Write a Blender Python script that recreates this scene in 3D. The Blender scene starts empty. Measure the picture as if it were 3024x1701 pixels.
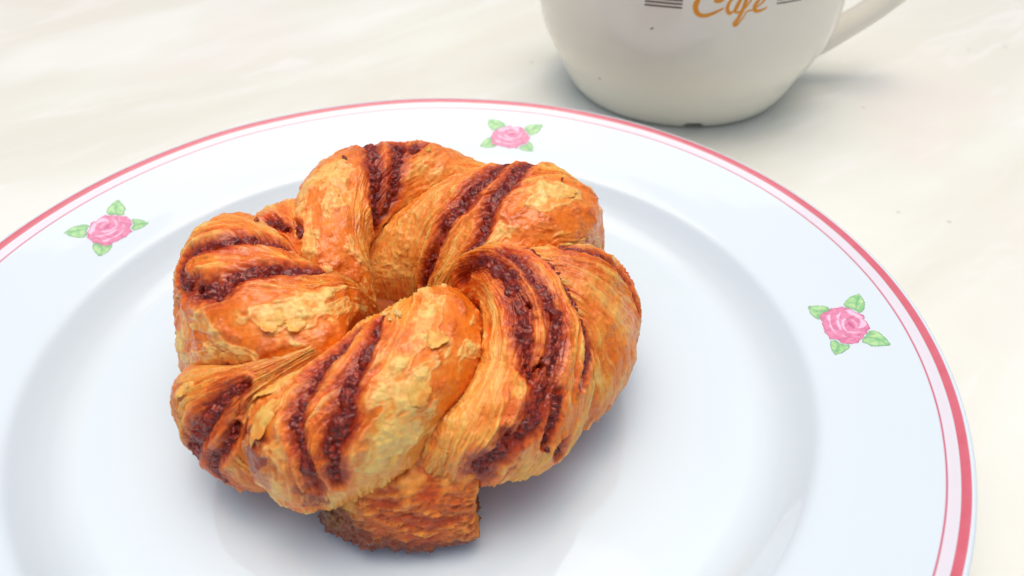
import bpy, math
import numpy as np
from mathutils import Matrix, Vector

R = math.radians
S = 0.0082            # one modelling unit in metres (plate radius = 13 units)
sc = bpy.context.scene
col = sc.collection

# ------------------------------------------------------------------ camera
cam_d = bpy.data.cameras.new('camera'); cam = bpy.data.objects.new('camera', cam_d); col.objects.link(cam)
right = Vector((0.99995251, 0.0061148, 0.00758823))
up = Vector((-0.00974536, 0.62742806, 0.77861354))
fwd = Vector((0.0, 0.77865052, -0.62745786))
cm = Matrix((right, up, -fwd)).transposed().to_4x4()
cm.translation = Vector((2.28774, -15.36287, 15.85022)) * S
cam.matrix_world = cm
cam_d.sensor_width = 36.0
cam_d.lens = 28.08
cam_d.clip_start = 0.005
cam_d.clip_end = 50.0
cam_d.dof.use_dof = True
cam_d.dof.focus_distance = 19.3 * S
cam_d.dof.aperture_fstop = 20.0
sc.camera = cam

# ------------------------------------------------------------------ sky and sun
SUN_EL, SUN_ROT = R(86), R(-14)
w = bpy.data.worlds.new('World'); sc.world = w; w.use_nodes = True
nt = w.node_tree
bg = nt.nodes['Background']
sky = nt.nodes.new('ShaderNodeTexSky'); sky.sky_type = 'NISHITA'; sky.sun_disc = False
sky.sun_elevation = SUN_EL; sky.sun_rotation = SUN_ROT
sky.air_density = 1.0; sky.dust_density = 10.0; sky.ozone_density = 1.0; sky.altitude = 100
nt.links.new(sky.outputs[0], bg.inputs[0]); bg.inputs[1].default_value = 0.15
sd = bpy.data.lights.new('sun', 'SUN'); sun = bpy.data.objects.new('sun', sd); col.objects.link(sun)
sd.energy = 0.5; sd.angle = R(60); sd.color = (1.0, 0.96, 0.90)
sdir = Vector((math.sin(SUN_ROT) * math.cos(SUN_EL), math.cos(SUN_ROT) * math.cos(SUN_EL), math.sin(SUN_EL)))
sun.rotation_euler = sdir.to_track_quat('Z', 'Y').to_euler()
sun.location = (0, 0.5, 1.5)
sc.view_settings.view_transform = 'Standard'
sc.view_settings.look = 'None'
sc.view_settings.gamma = 1.0
sc.view_settings.exposure = -0.18
sc.cycles.use_denoising = True
sc.cycles.max_bounces = 10
sc.cycles.diffuse_bounces = 5

# ------------------------------------------------------------------ small tools
def lin(c):
    c = np.asarray(c, float) / 255.0
    return np.where(c <= 0.04045, c / 12.92, ((c + 0.055) / 1.055) ** 2.4)

def sstep(a, b, x):
    t = np.clip((x - a) / (b - a), 0, 1)
    return t * t * (3 - 2 * t)

_rs = np.random.RandomState(7)
_perm = _rs.permutation(4096)
_perm = np.concatenate([_perm, _perm])
_g = _rs.normal(size=(4096, 3)); _g /= np.linalg.norm(_g, axis=1)[:, None]

def _h(i, j, k):
    return _perm[(_perm[(_perm[i & 4095] + j) & 4095] + k) & 4095]

def perlin(P):
    P = np.asarray(P, float)
    I = np.floor(P).astype(np.int64); Fr = P - I
    U = Fr * Fr * Fr * (Fr * (Fr * 6 - 15) + 10)
    out = 0
    for dx in (0, 1):
        wx = U[..., 0] if dx else 1 - U[..., 0]
        for dy in (0, 1):
            wy = U[..., 1] if dy else 1 - U[..., 1]
            for dz in (0, 1):
                wz = U[..., 2] if dz else 1 - U[..., 2]
                g = _g[_h(I[..., 0] + dx, I[..., 1] + dy, I[..., 2] + dz)]
                d = (g * (Fr - np.array([dx, dy, dz]))).sum(-1)
                out = out + wx * wy * wz * d
    return out * 1.6

def fbm(P, o=4, gain=0.5):
    P = np.asarray(P, float); a = 1.0; s = 0; t = 0
    for i in range(o):
        s = s + a * perlin(P * 2.0 ** i + 17.3 * i); t += a; a *= gain
    return s / t * 1.5

def cells(P):
    """distance to nearest and second nearest jittered point, id of nearest"""
    P = np.asarray(P, float); I = np.floor(P).astype(np.int64)
    best = np.full(P.shape[:-1], 9.0); sec = best.copy(); idb = np.zeros(P.shape[:-1], np.int64)
    for dx in (-1, 0, 1):
        for dy in (-1, 0, 1):
            for dz in (-1, 0, 1):
                J = I + np.array([dx, dy, dz]); hh = _h(J[..., 0], J[..., 1], J[..., 2])
                C0 = J + 0.5 + _g[hh] * 0.45
                d = np.linalg.norm(P - C0, axis=-1)
                m = d < best
                sec = np.where(m, best, np.minimum(sec, d)); idb = np.where(m, hh, idb); best = np.where(m, d, best)
    return best, sec, idb

def catmull(K, t):
    K = np.asarray(K, float); n = len(K)
    if K.ndim == 1: K = K[:, None]; sq = True
    else: sq = False
    x = np.clip(np.asarray(t, float), 0, 1) * (n - 1); i = np.minimum(x.astype(int), n - 2); f = (x - i)[..., None]
    p0 = K[np.maximum(i - 1, 0)]; p1 = K[i]; p2 = K[i + 1]; p3 = K[np.minimum(i + 2, n - 1)]
    r = 0.5 * (2 * p1 + (p2 - p0) * f + (2 * p0 - 5 * p1 + 4 * p2 - p3) * f * f + (3 * p1 - p0 - 3 * p2 + p3) * f ** 3)
    return r[..., 0] if sq else r

def mesh_obj(name, verts, faces, mat=None, parent=None, attrs=None, smooth=True):
    """verts in modelling units (N,3); faces (M,4) or list"""
    me = bpy.data.meshes.new(name)
    verts = np.asarray(verts, np.float32) * S
    if isinstance(faces, np.ndarray):
        m, k = faces.shape
        me.vertices.add(len(verts)); me.vertices.foreach_set('co', verts.ravel())
        me.loops.add(m * k); me.loops.foreach_set('vertex_index', faces.astype(np.int32).ravel())
        me.polygons.add(m)
        me.polygons.foreach_set('loop_start', np.arange(0, m * k, k, dtype=np.int32))
        me.update(calc_edges=True); me.validate()
    else:
        me.from_pydata(verts.tolist(), [], faces)
    me.polygons.foreach_set('use_smooth', [smooth] * len(me.polygons))
    for an, av in (attrs or {}).items():
        av = np.asarray(av, np.float32)
        if av.ndim == 2:
            a = me.attributes.new(an, 'FLOAT_COLOR', 'POINT')
            if av.shape[1] == 3: av = np.concatenate([av, np.ones((len(av), 1), np.float32)], 1)
            a.data.foreach_set('color', av.ravel())
        else:
            a = me.attributes.new(an, 'FLOAT', 'POINT'); a.data.foreach_set('value', av)
    o = bpy.data.objects.new(name, me); col.objects.link(o)
    if mat: me.materials.append(mat)
    if parent: o.parent = parent
    return o

def grid_faces(nu, nv, wrap_u=False, wrap_v=False):
    iu = np.arange(nu if wrap_u else nu - 1); iv = np.arange(nv if wrap_v else nv - 1)
    a, b = np.meshgrid(iu, iv, indexing='ij'); a2 = (a + 1) % nu; b2 = (b + 1) % nv
    return np.stack([a * nv + b, a2 * nv + b, a2 * nv + b2, a * nv + b2], -1).reshape(-1, 4)

def normals(P):
    du = np.gradient(P, axis=0); dv = np.gradient(P, axis=1)
    n = np.cross(du, dv); n /= np.linalg.norm(n, axis=-1)[..., None] + 1e-12
    return n

def tag(o, label, cat, group=None):
    o['label'] = label; o['category'] = cat
    if group: o['group'] = group
    return o

def empty(name, label, cat, loc=(0, 0, 0)):
    o = bpy.data.objects.new(name, None); col.objects.link(o); o.location = Vector(loc) * S
    o.empty_display_size = 0.01
    return tag(o, label, cat)

class NT:
    def __init__(s, name):
        s.m = bpy.data.materials.new(name); s.m.use_nodes = True; s.t = s.m.node_tree; s.b = s.t.nodes['Principled BSDF']
    def n(s, ty, **kw):
        x = s.t.nodes.new(ty)
        for k, v in kw.items(): setattr(x, k, v)
        return x
    def l(s, a, b): s.t.links.new(a, b)
    def math(s, op, a, b=None, c=None, clamp=False):
        x = s.n('ShaderNodeMath', operation=op, use_clamp=clamp)
        for i, v in enumerate((a, b, c)):
            if v is None: continue
            if isinstance(v, (int, float)): x.inputs[i].default_value = v
            else: s.l(v, x.inputs[i])
        return x.outputs[0]
    def mix(s, f, a, b):
        x = s.n('ShaderNodeMix', data_type='RGBA')
        for i, v in ((0, f), (6, a), (7, b)):
            if isinstance(v, (int, float)): x.inputs[i].default_value = v
            elif isinstance(v, (tuple, list, np.ndarray)): x.inputs[i].default_value = (*[float(q) for q in v[:3]], 1)
            else: s.l(v, x.inputs[i])
        return x.outputs[2]
    def noise(s, scale, detail=4, rough=0.5, vec=None, dist=0.0):
        x = s.n('ShaderNodeTexNoise'); x.inputs['Scale'].default_value = scale; x.inputs['Detail'].default_value = detail
        x.inputs['Roughness'].default_value = rough; x.inputs['Distortion'].default_value = dist
        if vec: s.l(vec, x.inputs['Vector'])
        return x.outputs['Fac']
    def obj(s):
        return s.n('ShaderNodeTexCoord').outputs['Object']
    def bump(s, h, strength, dist):
        x = s.n('ShaderNodeBump'); x.inputs['Strength'].default_value = strength; x.inputs['Distance'].default_value = dist
        s.l(h, x.inputs['Height']); s.l(x.outputs[0], s.b.inputs['Normal'])
        return x

# rose print outlines: (radial, tangential) offsets from the flower centre
ROSE={
 'body':[(-0.401,0.658),(-0.286,0.717),(-0.218,0.687),(-0.081,0.802),(0.057,0.752),(0.194,0.767),(0.227,0.687),(0.323,0.601),(0.404,0.415),(0.486,0.294),(0.538,0.229),(0.527,0.15),(0.478,0.087),(0.516,-0.033),(0.51,-0.154),(0.513,-0.287),(0.409,-0.335),(0.407,-0.414),(0.296,-0.448),(0.251,-0.549),(0.124,-0.596),(0.108,-0.669),(-0.069,-0.656),(-0.253,-0.562),(-0.307,-0.491),(-0.336,-0.38),(-0.42,-0.325),(-0.516,-0.306),(-0.502,-0.181),(-0.546,0.001),(-0.513,0.153),(-0.502,0.316),(-0.458,0.382),(-0.482,0.478),(-0.453,0.573)],
 'leaf1':[(-0.559,1.081),(-0.346,1.03),(-0.192,0.951),(-0.118,0.84),(-0.096,0.764),(-0.255,0.66),(-0.367,0.643),(-0.468,0.515),(-0.52,0.483),(-0.591,0.643),(-0.624,0.799),(-0.588,0.959)],
 'leaf2':[(0.258,0.827),(0.343,0.921),(0.481,1.015),(0.601,1.049),(0.69,1.042),(0.743,1.073),(0.751,1.002),(0.758,0.866),(0.741,0.719),(0.699,0.585),(0.623,0.447),(0.554,0.37),(0.467,0.344),(0.407,0.52),(0.33,0.619),(0.235,0.706)],
 'leaf3':[(0.481,-0.345),(0.584,-0.408),(0.663,-0.541),(0.704,-0.676),(0.74,-0.828),(0.751,-0.949),(0.738,-1.049),(0.681,-1.017),(0.571,-0.982),(0.46,-0.947),(0.329,-0.894),(0.251,-0.746),(0.163,-0.671),(0.251,-0.549),(0.357,-0.453),(0.413,-0.397)],
 'leaf4':[(-0.508,-0.36),(-0.434,-0.37),(-0.367,-0.397),(-0.315,-0.518),(-0.23,-0.611),(-0.141,-0.647),(-0.118,-0.695),(-0.166,-0.774),(-0.269,-0.83),(-0.382,-0.882),(-0.465,-0.869),(-0.532,-0.91),(-0.562,-0.811),(-0.58,-0.648),(-0.561,-0.518)],
 's1':[(-0.305,0.53),(-0.232,0.585),(-0.165,0.555),(-0.232,0.413),(-0.285,0.266),(-0.304,0.066),(-0.275,-0.111),(-0.257,-0.291),(-0.315,-0.156),(-0.368,0.03),(-0.363,0.194),(-0.306,0.317),(-0.328,0.433)],
 's2':[(-0.089,0.48),(-0.005,0.529),(0.068,0.583),(0.102,0.569),(-0.002,0.4),(-0.066,0.299),(-0.083,0.181),(-0.101,0.022),(-0.151,-0.142),(-0.182,-0.027),(-0.188,0.141),(-0.164,0.278),(-0.093,0.332)],
 's3':[(-0.021,0.28),(0.084,0.32),(0.122,0.282),(0.037,0.192),(-0.022,0.03),(-0.016,-0.137),(0.037,-0.281),(-0.035,-0.231),(-0.093,-0.064),(-0.087,0.099)],
 's4':[(0.179,0.6),(0.315,0.583),(0.397,0.396),(0.465,0.239),(0.479,0.108),(0.369,0.155),(0.3,0.311),(0.225,0.386),(0.213,0.52)],
 's5':[(0.383,0.191),(0.462,0.094),(0.505,-0.028),(0.478,-0.14),(0.369,-0.196),(0.258,-0.19),(0.198,-0.145),(0.306,-0.088),(0.363,0.033)],
 's6':[(-0.022,-0.155),(0.072,-0.215),(0.177,-0.278),(0.288,-0.284),(0.22,-0.337),(0.101,-0.318),(0.01,-0.25)],
 's7':[(-0.192,-0.207),(-0.131,-0.293),(-0.084,-0.382),(-0.182,-0.332)],
 's8':[(0.014,-0.352),(0.105,-0.42),(0.191,-0.465),(0.157,-0.491),(0.055,-0.419)],
 's9':[(0.159,0.245),(0.252,0.184),(0.283,0.025),(0.25,-0.105),(0.169,-0.153),(0.235,-0.037),(0.23,0.089)],
 'dark':[(0.098,0.166),(0.148,0.145),(0.182,0.027),(0.177,-0.095),(0.142,-0.121),(0.101,-0.022),(0.071,0.074)],
 'v1':[(-0.219,0.753),(-0.402,0.79),(-0.527,0.977)],
 'v2':[(0.448,0.524),(0.56,0.735),(0.708,0.977)],
 'v3':[(0.333,-0.563),(0.503,-0.652),(0.616,-0.836),(0.713,-0.991)],
 'v4':[(-0.343,-0.526),(-0.407,-0.658),(-0.501,-0.816)],
}

# ------------------------------------------------------------------ table
def table():
    k = NT('cream_stone_laminate'); b = k.b
    mp = k.n('ShaderNodeMapping', vector_type='TEXTURE'); k.l(k.obj(), mp.inputs[0])
    mp.inputs['Rotation'].default_value = (0, 0, R(42)); mp.inputs['Scale'].default_value = (3.6, 1.0, 1.0)
    v = mp.outputs[0]
    n1 = k.noise(16, 4, 0.5, v, 0.8)
    n2 = k.noise(55, 5, 0.6, v, 1.2)
    n3 = k.noise(9, 3, 0.5, k.obj(), 0.3)
    r1 = k.n('ShaderNodeMapRange', interpolation_type='SMOOTHSTEP'); k.l(n1, r1.inputs[0]); r1.inputs[1].default_value = 0.38; r1.inputs[2].default_value = 0.66
    c = k.mix(r1.outputs[0], (0.72, 0.74, 0.66), (0.79, 0.84, 0.785))
    r2 = k.n('ShaderNodeMapRange', interpolation_type='SMOOTHSTEP'); k.l(n2, r2.inputs[0]); r2.inputs[1].default_value = 0.5; r2.inputs[2].default_value = 0.75
    c = k.mix(k.math('MULTIPLY', r2.outputs[0], 0.55), c, (0.85, 0.87, 0.86))
    r3 = k.n('ShaderNodeMapRange', interpolation_type='SMOOTHSTEP'); k.l(n3, r3.inputs[0]); r3.inputs[1].default_value = 0.5; r3.inputs[2].default_value = 0.72
    c = k.mix(k.math('MULTIPLY', r3.outputs[0], 0.35), c, (0.76, 0.70, 0.66))
    # a few tiny specks in the print
    vo = k.n('ShaderNodeTexVoronoi'); vo.inputs['Scale'].default_value = 75; k.l(k.obj(), vo.inputs['Vector'])
    gate = k.noise(40, 1, 0.5, k.obj())
    sp = k.math('MULTIPLY', k.math('LESS_THAN', vo.outputs['Distance'], 0.07), k.math('GREATER_THAN', gate, 0.56))
    c = k.mix(k.math('MULTIPLY', sp, 0.35), c, (0.35, 0.30, 0.25))
    k.l(c, b.inputs['Base Color'])
    b.inputs['Roughness'].default_value = 0.42
    k.bump(k.noise(900, 3, 0.5, k.obj()), 0.15, 0.0002)
    t = empty('table', 'cream marbled laminate table the plate and the mug stand on', 'table', (0, 20, 0))
    # slab with a rounded edge, profile swept round a rectangle
    hx, hy = 75.0, 62.0
    prof = [(-60, 0.0), (-2, 0.0)] + [(-0.8 + 0.8 * math.sin(a), -0.8 + 0.8 * math.cos(a)) for a in np.linspace(0, math.pi / 2, 7)] + [(0, -2.6), (-0.3, -3.0), (-60, -3.0)]
    vs = []; fs = []
    corners = [(1, 1), (-1, 1), (-1, -1), (1, -1)]
    for o, z in prof:
        for sx, sy in corners: vs.append((sx * (hx + o), sy * (hy + o), z))
    n = len(prof)
    for i in range(n - 1):
        for j in range(4):
            a = i * 4 + j; b2 = i * 4 + (j + 1) % 4
            fs.append((a, a + 4, b2 + 4, b2))
    fs.append((0, 1, 2, 3)); fs.append(tuple(reversed([4 * (n - 1) + j for j in range(4)])))
    mesh_obj('table_top', vs, fs, k.m, t, smooth=False)
    return t
table()

# ------------------------------------------------------------------ plate
PZ = [(0.0, 0.46), (4.0, 0.46), (8.0, 0.47), (8.55, 0.475), (8.75, 0.50), (8.95, 0.56), (9.2, 0.68), (9.5, 0.90), (9.78, 1.16), (9.93, 1.31), (10.0, 1.365), (10.07, 1.395),
      (10.35, 1.475), (10.8, 1.60), (11.4, 1.79), (12.0, 2.0), (12.45, 2.165), (12.7, 2.27), (12.85, 2.335), (12.93, 2.355), (12.985, 2.345), (13.01, 2.30), (13.0, 2.23)]
UZ = [(12.95, 2.17), (12.8, 2.08), (12.2, 1.83), (11.2, 1.48), (10.3, 1.12), (9.7, 0.80), (9.1, 0.42), (8.7, 0.25), (8.6, 0.03), (8.5, 0.0), (8.3, 0.0), (8.2, 0.05), (8.1, 0.2), (4.0, 0.22), (0.0, 0.22)]

def top_z(r):
    return np.interp(r, [p[0] for p in PZ[:-2]], [p[1] for p in PZ[:-2]])

def refine(prof, n, passes=3):
    K = np.array(prof); seg = np.r_[0, np.cumsum(np.linalg.norm(np.diff(K, axis=0), axis=1))]
    t = np.linspace(0, seg[-1], n)
    x = np.interp(t, seg, K[:, 0]); z = np.interp(t, seg, K[:, 1])
    for _ in range(passes):
        x[1:-1] = (x[:-2] + 2 * x[1:-1] + x[2:]) / 4; z[1:-1] = (z[:-2] + 2 * z[1:-1] + z[2:]) / 4
    return np.stack([x, z], 1)

def lathe(prof, n, noise_amp=0.0):
    t = np.linspace(0, 2 * np.pi, n, endpoint=False)
    r, z = prof[:, 0][:, None], prof[:, 1][:, None]
    P = np.stack([r * np.cos(t), r * np.sin(t), z + 0 * t], -1)
    return P

def porcelain_rough(k, lo=0.05, hi=0.12):
    n = k.noise(120, 4, 0.6, k.obj())
    mr = k.n('ShaderNodeMapRange'); k.l(n, mr.inputs[0]); mr.inputs[1].default_value = 0.3; mr.inputs[2].default_value = 0.7
    mr.inputs[3].default_value = lo; mr.inputs[4].default_value = hi
    k.l(mr.outputs[0], k.b.inputs['Roughness'])

PLATE_WHITE = (0.685, 0.815, 0.885)
def plate():
    k = NT('plate_porcelain'); b = k.b
    sp = k.n('ShaderNodeSeparateXYZ'); k.l(k.obj(), sp.inputs[0])
    rr = k.math('SQRT', k.math('ADD', k.math('POWER', sp.outputs[0], 2.0), k.math('POWER', sp.outputs[1], 2.0)))
    ru = k.math('DIVIDE', rr, S)
    wob = k.math('MULTIPLY', k.math('SUBTRACT', k.noise(25, 2, 0.5, k.obj()), 0.5), 0.035)
    ru = k.math('ADD', ru, wob)
    def band(a, c, e):
        x = k.n('ShaderNodeMapRange', interpolation_type='SMOOTHSTEP'); k.l(ru, x.inputs[0]); x.inputs[1].default_value = a - e; x.inputs[2].default_value = a + e
        y = k.n('ShaderNodeMapRange', interpolation_type='SMOOTHSTEP'); k.l(ru, y.inputs[0]); y.inputs[1].default_value = c - e; y.inputs[2].default_value = c + e
        return k.math('SUBTRACT', x.outputs[0], y.outputs[0])
    up_ = k.math('GREATER_THAN', sp.outputs[2], 1.9 * S)
    thin = k.math('MULTIPLY', band(12.43, 12.47, 0.016), up_)
    wide = k.math('MULTIPLY', band(12.69, 12.875, 0.018), up_)
    mid = k.math('MULTIPLY', band(12.475, 12.66, 0.02), up_)
    red = k.mix(k.noise(220, 3, 0.6, k.obj()), (0.60, 0.085, 0.125), (0.68, 0.16, 0.22))
    c = k.mix(k.math('MULTIPLY', mid, 0.6), PLATE_WHITE, (0.80, 0.70, 0.80))
    c = k.mix(thin, c, (0.60, 0.16, 0.24))
    c = k.mix(wide, c, red)
    k.l(c, b.inputs['Base Color'])
    porcelain_rough(k, 0.02, 0.045)
    b.inputs['IOR'].default_value = 1.75
    t = empty('dinner_plate', 'white porcelain plate with red rim lines and pink rose prints, holding the pastry', 'plate')
    prof = np.concatenate([refine(PZ, 150, 1), refine([PZ[-1]] + UZ, 70)[1:]])
    P = lathe(prof, 256)
    # porcelain is never quite true: very slight warp of the surface
    ww = fbm(np.stack([P[..., 0] * .22, P[..., 1] * .22, P[..., 2] * 0 + 3.1], -1), 2) * 0.014
    P[..., 2] += ww * sstep(1.0, 5.0, np.hypot(P[..., 0], P[..., 1]))
    rr0 = np.hypot(P[..., 0], P[..., 1]); P[..., 2] -= 0.012 * np.exp(-((rr0 - 8.62) / 0.06) ** 2) * (P[..., 2] > .4)
    P[..., 2] = np.maximum(P[..., 2], 0.001)
    mesh_obj('plate_body', P.reshape(-1, 3), grid_faces(*P.shape[:2], wrap_v=True)[:, ::-1].copy(), k.m, t)
    # ---- printed roses
    pk = NT('rose_print'); a = pk.n('ShaderNodeAttribute', attribute_name='col'); pk.l(a.outputs['Color'], pk.b.inputs['Base Color'])
    porcelain_rough(pk, 0.03, 0.07); pk.b.inputs['IOR'].default_value = 1.65
    def inside(poly, X, Y):
        poly = np.array(poly); c = np.zeros(X.shape, bool); n = len(poly)
        for i in range(n):
            x1, y1 = poly[i]; x2, y2 = poly[(i + 1) % n]
            if y1 == y2: continue
            m = ((Y < y1) != (Y < y2)) & (X < (x2 - x1) * (Y - y1) / (y2 - y1) + x1)
            c ^= m
        return c
    def pdist(poly, X, Y, closed=True):
        poly = np.array(poly); d = np.full(X.shape, 9.0); n = len(poly)
        for i in range(n if closed else n - 1):
            p = poly[i]; q = poly[(i + 1) % n] - p; t_ = np.clip(((X - p[0]) * q[0] + (Y - p[1]) * q[1]) / (q @ q + 1e-9), 0, 1)
            d = np.minimum(d, np.hypot(X - p[0] - t_ * q[0], Y - p[1] - t_ * q[1]))
        return d
    xs = np.arange(-0.95, 1.15, 0.0135); ys = np.arange(-1.35, 1.30, 0.0135)
    X, Y = np.meshgrid(xs, ys, indexing='ij')
    Q = np.stack([X * 6, Y * 6, 0 * X], -1)
    soft = fbm(Q, 3)
    edge_n = fbm(Q * 3.5, 2) * 0.012
    pieces = []
    X2, Y2 = X + edge_n, Y + edge_n[::-1]
    for i in range(1, 5):
        poly = ROSE['leaf%d' % i]; m = inside(poly, X2, Y2) & ~inside(ROSE['body'], X2, Y2)
        d = pdist(poly, X2, Y2); dv = pdist(ROSE['v%d' % i], X2, Y2, False)
        fz = sstep(-0.5, 0.6, soft)[..., None]
        C0 = lin((140, 205, 140)) * fz + lin((185, 228, 165)) * (1 - fz)
        e = (1 - sstep(0.006, 0.035, d))[..., None] * .75; C0 = C0 * (1 - e) + lin((80, 150, 110)) * e
        e = (1 - sstep(0.0, 0.055, dv))[..., None] * .45; C0 = C0 * (1 - e) + lin((80, 165, 115)) * e
        db = pdist(ROSE['body'], X2, Y2); e = (1 - sstep(0.0, 0.22, db))[..., None] * .35; C0 = C0 * (1 - e) + lin((95, 160, 115)) * e
        pieces.append(('leaf', m, C0))
    m = inside(ROSE['body'], X2, Y2)
    fz = sstep(-0.5, 0.6, soft)[..., None]
    C0 = lin((212, 120, 160)) * fz + lin((228, 145, 180)) * (1 - fz)
    for i in range(1, 10):
        poly = ROSE['s%d' % i]; e = (sstep(-0.02, 0.03, np.where(inside(poly, X2, Y2), 1, -1) * pdist(poly, X2, Y2)) * .9)[..., None]
        C0 = C0 * (1 - e) + lin((245, 205, 232)) * e
        e = (1 - sstep(0.0, 0.022, pdist(poly, X2, Y2)))[..., None] * .35; C0 = C0 * (1 - e) + lin((196, 95, 140)) * e
    e = (sstep(-0.03, 0.03, np.where(inside(ROSE['dark'], X2, Y2), 1, -1) * pdist(ROSE['dark'], X2, Y2)) * .9)[..., None]
    C0 = C0 * (1 - e) + lin((200, 90, 140)) * e
    e = (1 - sstep(0.004, 0.03, pdist(ROSE['body'], X2, Y2)))[..., None] * .7; C0 = C0 * (1 - e) + lin((185, 85, 130)) * e
    pieces.append(('rose', m, C0))
    F_ = grid_faces(*X.shape)
    meshes = []
    for nm, m, C0 in pieces:
        mf = m.ravel(); keep = mf[F_].sum(1) >= 3; fk = F_[keep]; used = np.unique(fk); mp = -np.ones(X.size, int); mp[used] = np.arange(len(used))
        meshes.append((nm, used, mp[fk], C0.reshape(-1, 3)[used]))
    for ang in (154.07, 78.5, 3.24, -69.0, -141.0):
        flower = None
        for nm, used, fk, cc in reversed(meshes):
            r = 11.222 + X.ravel()[used]; a_ = R(ang) + Y.ravel()[used] / r
            wv = fbm(np.stack([r * np.cos(a_) * .22, r * np.sin(a_) * .22, 0 * r + 3.1], -1), 2) * 0.014
            V = np.stack([r * np.cos(a_), r * np.sin(a_), np.interp(r, prof[:150, 0], prof[:150, 1]) + wv + 0.007], -1)
            o = mesh_obj(nm, V, fk, pk.m, None, {'col': cc})
            if nm == 'rose': o.name = 'rose_print'; o.parent = t; flower = o
            else: o.parent = flower
    return t
plate()

# ------------------------------------------------------------------ mug
MUG = (9.76, 19.79)
MZ = [(4.30, 0.10), (4.36, 0.03), (4.44, 0.0), (4.55, 0.02), (4.66, 0.10), (4.82, 0.30), (5.03, 0.62), (5.22, 1.0), (5.46, 1.5), (5.80, 2.1), (6.06, 2.6), (6.24, 3.1), (6.40, 3.8), (6.46, 4.6), (6.47, 5.6), (6.45, 7.0), (6.44, 8.4), (6.44, 8.9)]
def mug():
    k = NT('mug_glaze'); b = k.b
    c = k.mix(k.noise(30, 3, 0.5, k.obj()), (0.89, 0.865, 0.745), (0.91, 0.885, 0.785))
    k.l(c, b.inputs['Base Color']); porcelain_rough(k, 0.04, 0.10)
    t = empty('coffee_mug', 'big cream mug with orange script lettering and dark lines, behind the plate', 'mug', (MUG[0], MUG[1], 0))
    outp = refine(MZ, 150)
    inner = [(6.42, 8.98), (6.36, 9.03), (6.27, 9.03), (6.20, 8.96), (6.16, 8.7), (6.15, 5.0), (6.0, 3.4), (5.5, 2.0), (4.6, 1.0), (3.0, 0.65), (0.0, 0.6)]
    under = [(4.30, 0.10), (4.2, 0.22), (2.0, 0.25), (0.0, 0.25)]
    prof = np.concatenate([refine(under, 20)[::-1], outp[1:], refine(inner, 80)])
    P = lathe(prof, 256)
    az = np.arctan2(P[..., 1], P[..., 0])
    dn = np.exp(-((az - R(-88.9)) / R(4.2)) ** 4) * (np.hypot(P[..., 0], P[..., 1]) > 4.2)
    lift = np.where(P[..., 2] < 0.34, (0.34 - P[..., 2]) * dn, 0)
    P[..., 2] += lift
    mesh_obj('mug_body', P.reshape(-1, 3), grid_faces(*P.shape[:2], wrap_v=True), k.m, t)
    # coffee inside
    kc = NT('coffee'); kc.b.inputs['Base Color'].default_value = (0.06, 0.022, 0.008, 1); kc.b.inputs['Roughness'].default_value = 0.05
    rr_ = np.array([(0.0, 7.9), (5.9, 7.9), (6.149, 7.93)]); Pc = lathe(refine(rr_, 12), 96)
    mesh_obj('coffee', Pc.reshape(-1, 3), grid_faces(*Pc.shape[:2], wrap_v=True)[:, ::-1].copy(), kc.m, t)
    # handle : strap swept along a loop
    K = np.array([(5.0, 0.85), (5.9, 1.42), (6.9, 2.02), (7.9, 2.68), (9.0, 3.5), (9.9, 4.5), (10.0, 5.8), (9.8, 7.1), (8.8, 8.0), (7.5, 8.2), (6.3, 8.0)])
    n = 90; tt = np.linspace(0, 1, n); c2 = catmull(K, tt); tg = np.gradient(c2, axis=0); tg /= np.linalg.norm(tg, axis=1)[:, None]
    wv = np.interp(tt, [0, .12, .4, 1], [1.0, 0.80, 0.72, 0.7]); th = np.interp(tt, [0, .12, .4, 1], [0.70, 0.54, 0.50, 0.5])
    a = np.linspace(0, 2 * np.pi, 40, endpoint=False); ah = R(5)
    nrm = np.stack([-tg[:, 1], tg[:, 0]], 1)
    off = th[:, None] * np.sin(a); sd_ = wv[:, None] * np.cos(a)
    rad = c2[:, None, 0] + nrm[:, None, 0] * off; z = c2[:, None, 1] + nrm[:, None, 1] * off
    Ph = np.stack([rad * math.cos(ah) - sd_ * math.sin(ah), rad * math.sin(ah) + sd_ * math.cos(ah), z], -1)
    mesh_obj('handle', Ph.reshape(-1, 3), grid_faces(n, 40, wrap_v=True), k.m, t)
    # printed lettering and lines laid on the wall
    def flat(name, rgb, rough=0.25):
        q = NT(name); q.b.inputs['Base Color'].default_value = (*[float(v) for v in lin(rgb)], 1); q.b.inputs['Roughness'].default_value = rough; return q.m
    gold = flat('ochre_print', (236, 152, 0)); brown = flat('brown_print', (88, 74, 66)); dirt = flat('speck', (120, 112, 98), .6)
    def ribbon(strokes):
        V = []; F_ = []
        for pts, ws in strokes:
            K_ = np.array(pts, float); m = len(K_) * 10; u = np.linspace(0, 1, m); Cc = catmull(K_, u)
            x = Cc[:, 0] * np.pi / 180 * 6.46; d = np.gradient(np.stack([x, Cc[:, 1]], 1), axis=0); d /= np.linalg.norm(d, axis=1)[:, None] + 1e-9
            ws_ = catmull(np.array(ws, float), u) * 1.25
            # square-nib pen: width depends on stroke direction
            nx = np.stack([-d[:, 1], d[:, 0]], 1)
            base = len(V)
            for s_ in (-1, -.33, .33, 1):
                X_ = x + nx[:, 0] * ws_ * s_; Z_ = Cc[:, 1] + nx[:, 1] * ws_ * s_
                A = X_ / 6.46; r_ = np.interp(Z_, outp[:, 1], outp[:, 0]) + 0.008
                V += np.stack([r_ * np.cos(A), r_ * np.sin(A), Z_], 1).tolist()
            for s_ in range(3):
                for i in range(m - 1):
                    q = base + s_ * m + i; F_.append((q, q + 1, q + 1 + m, q + m))
        return V, F_
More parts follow.
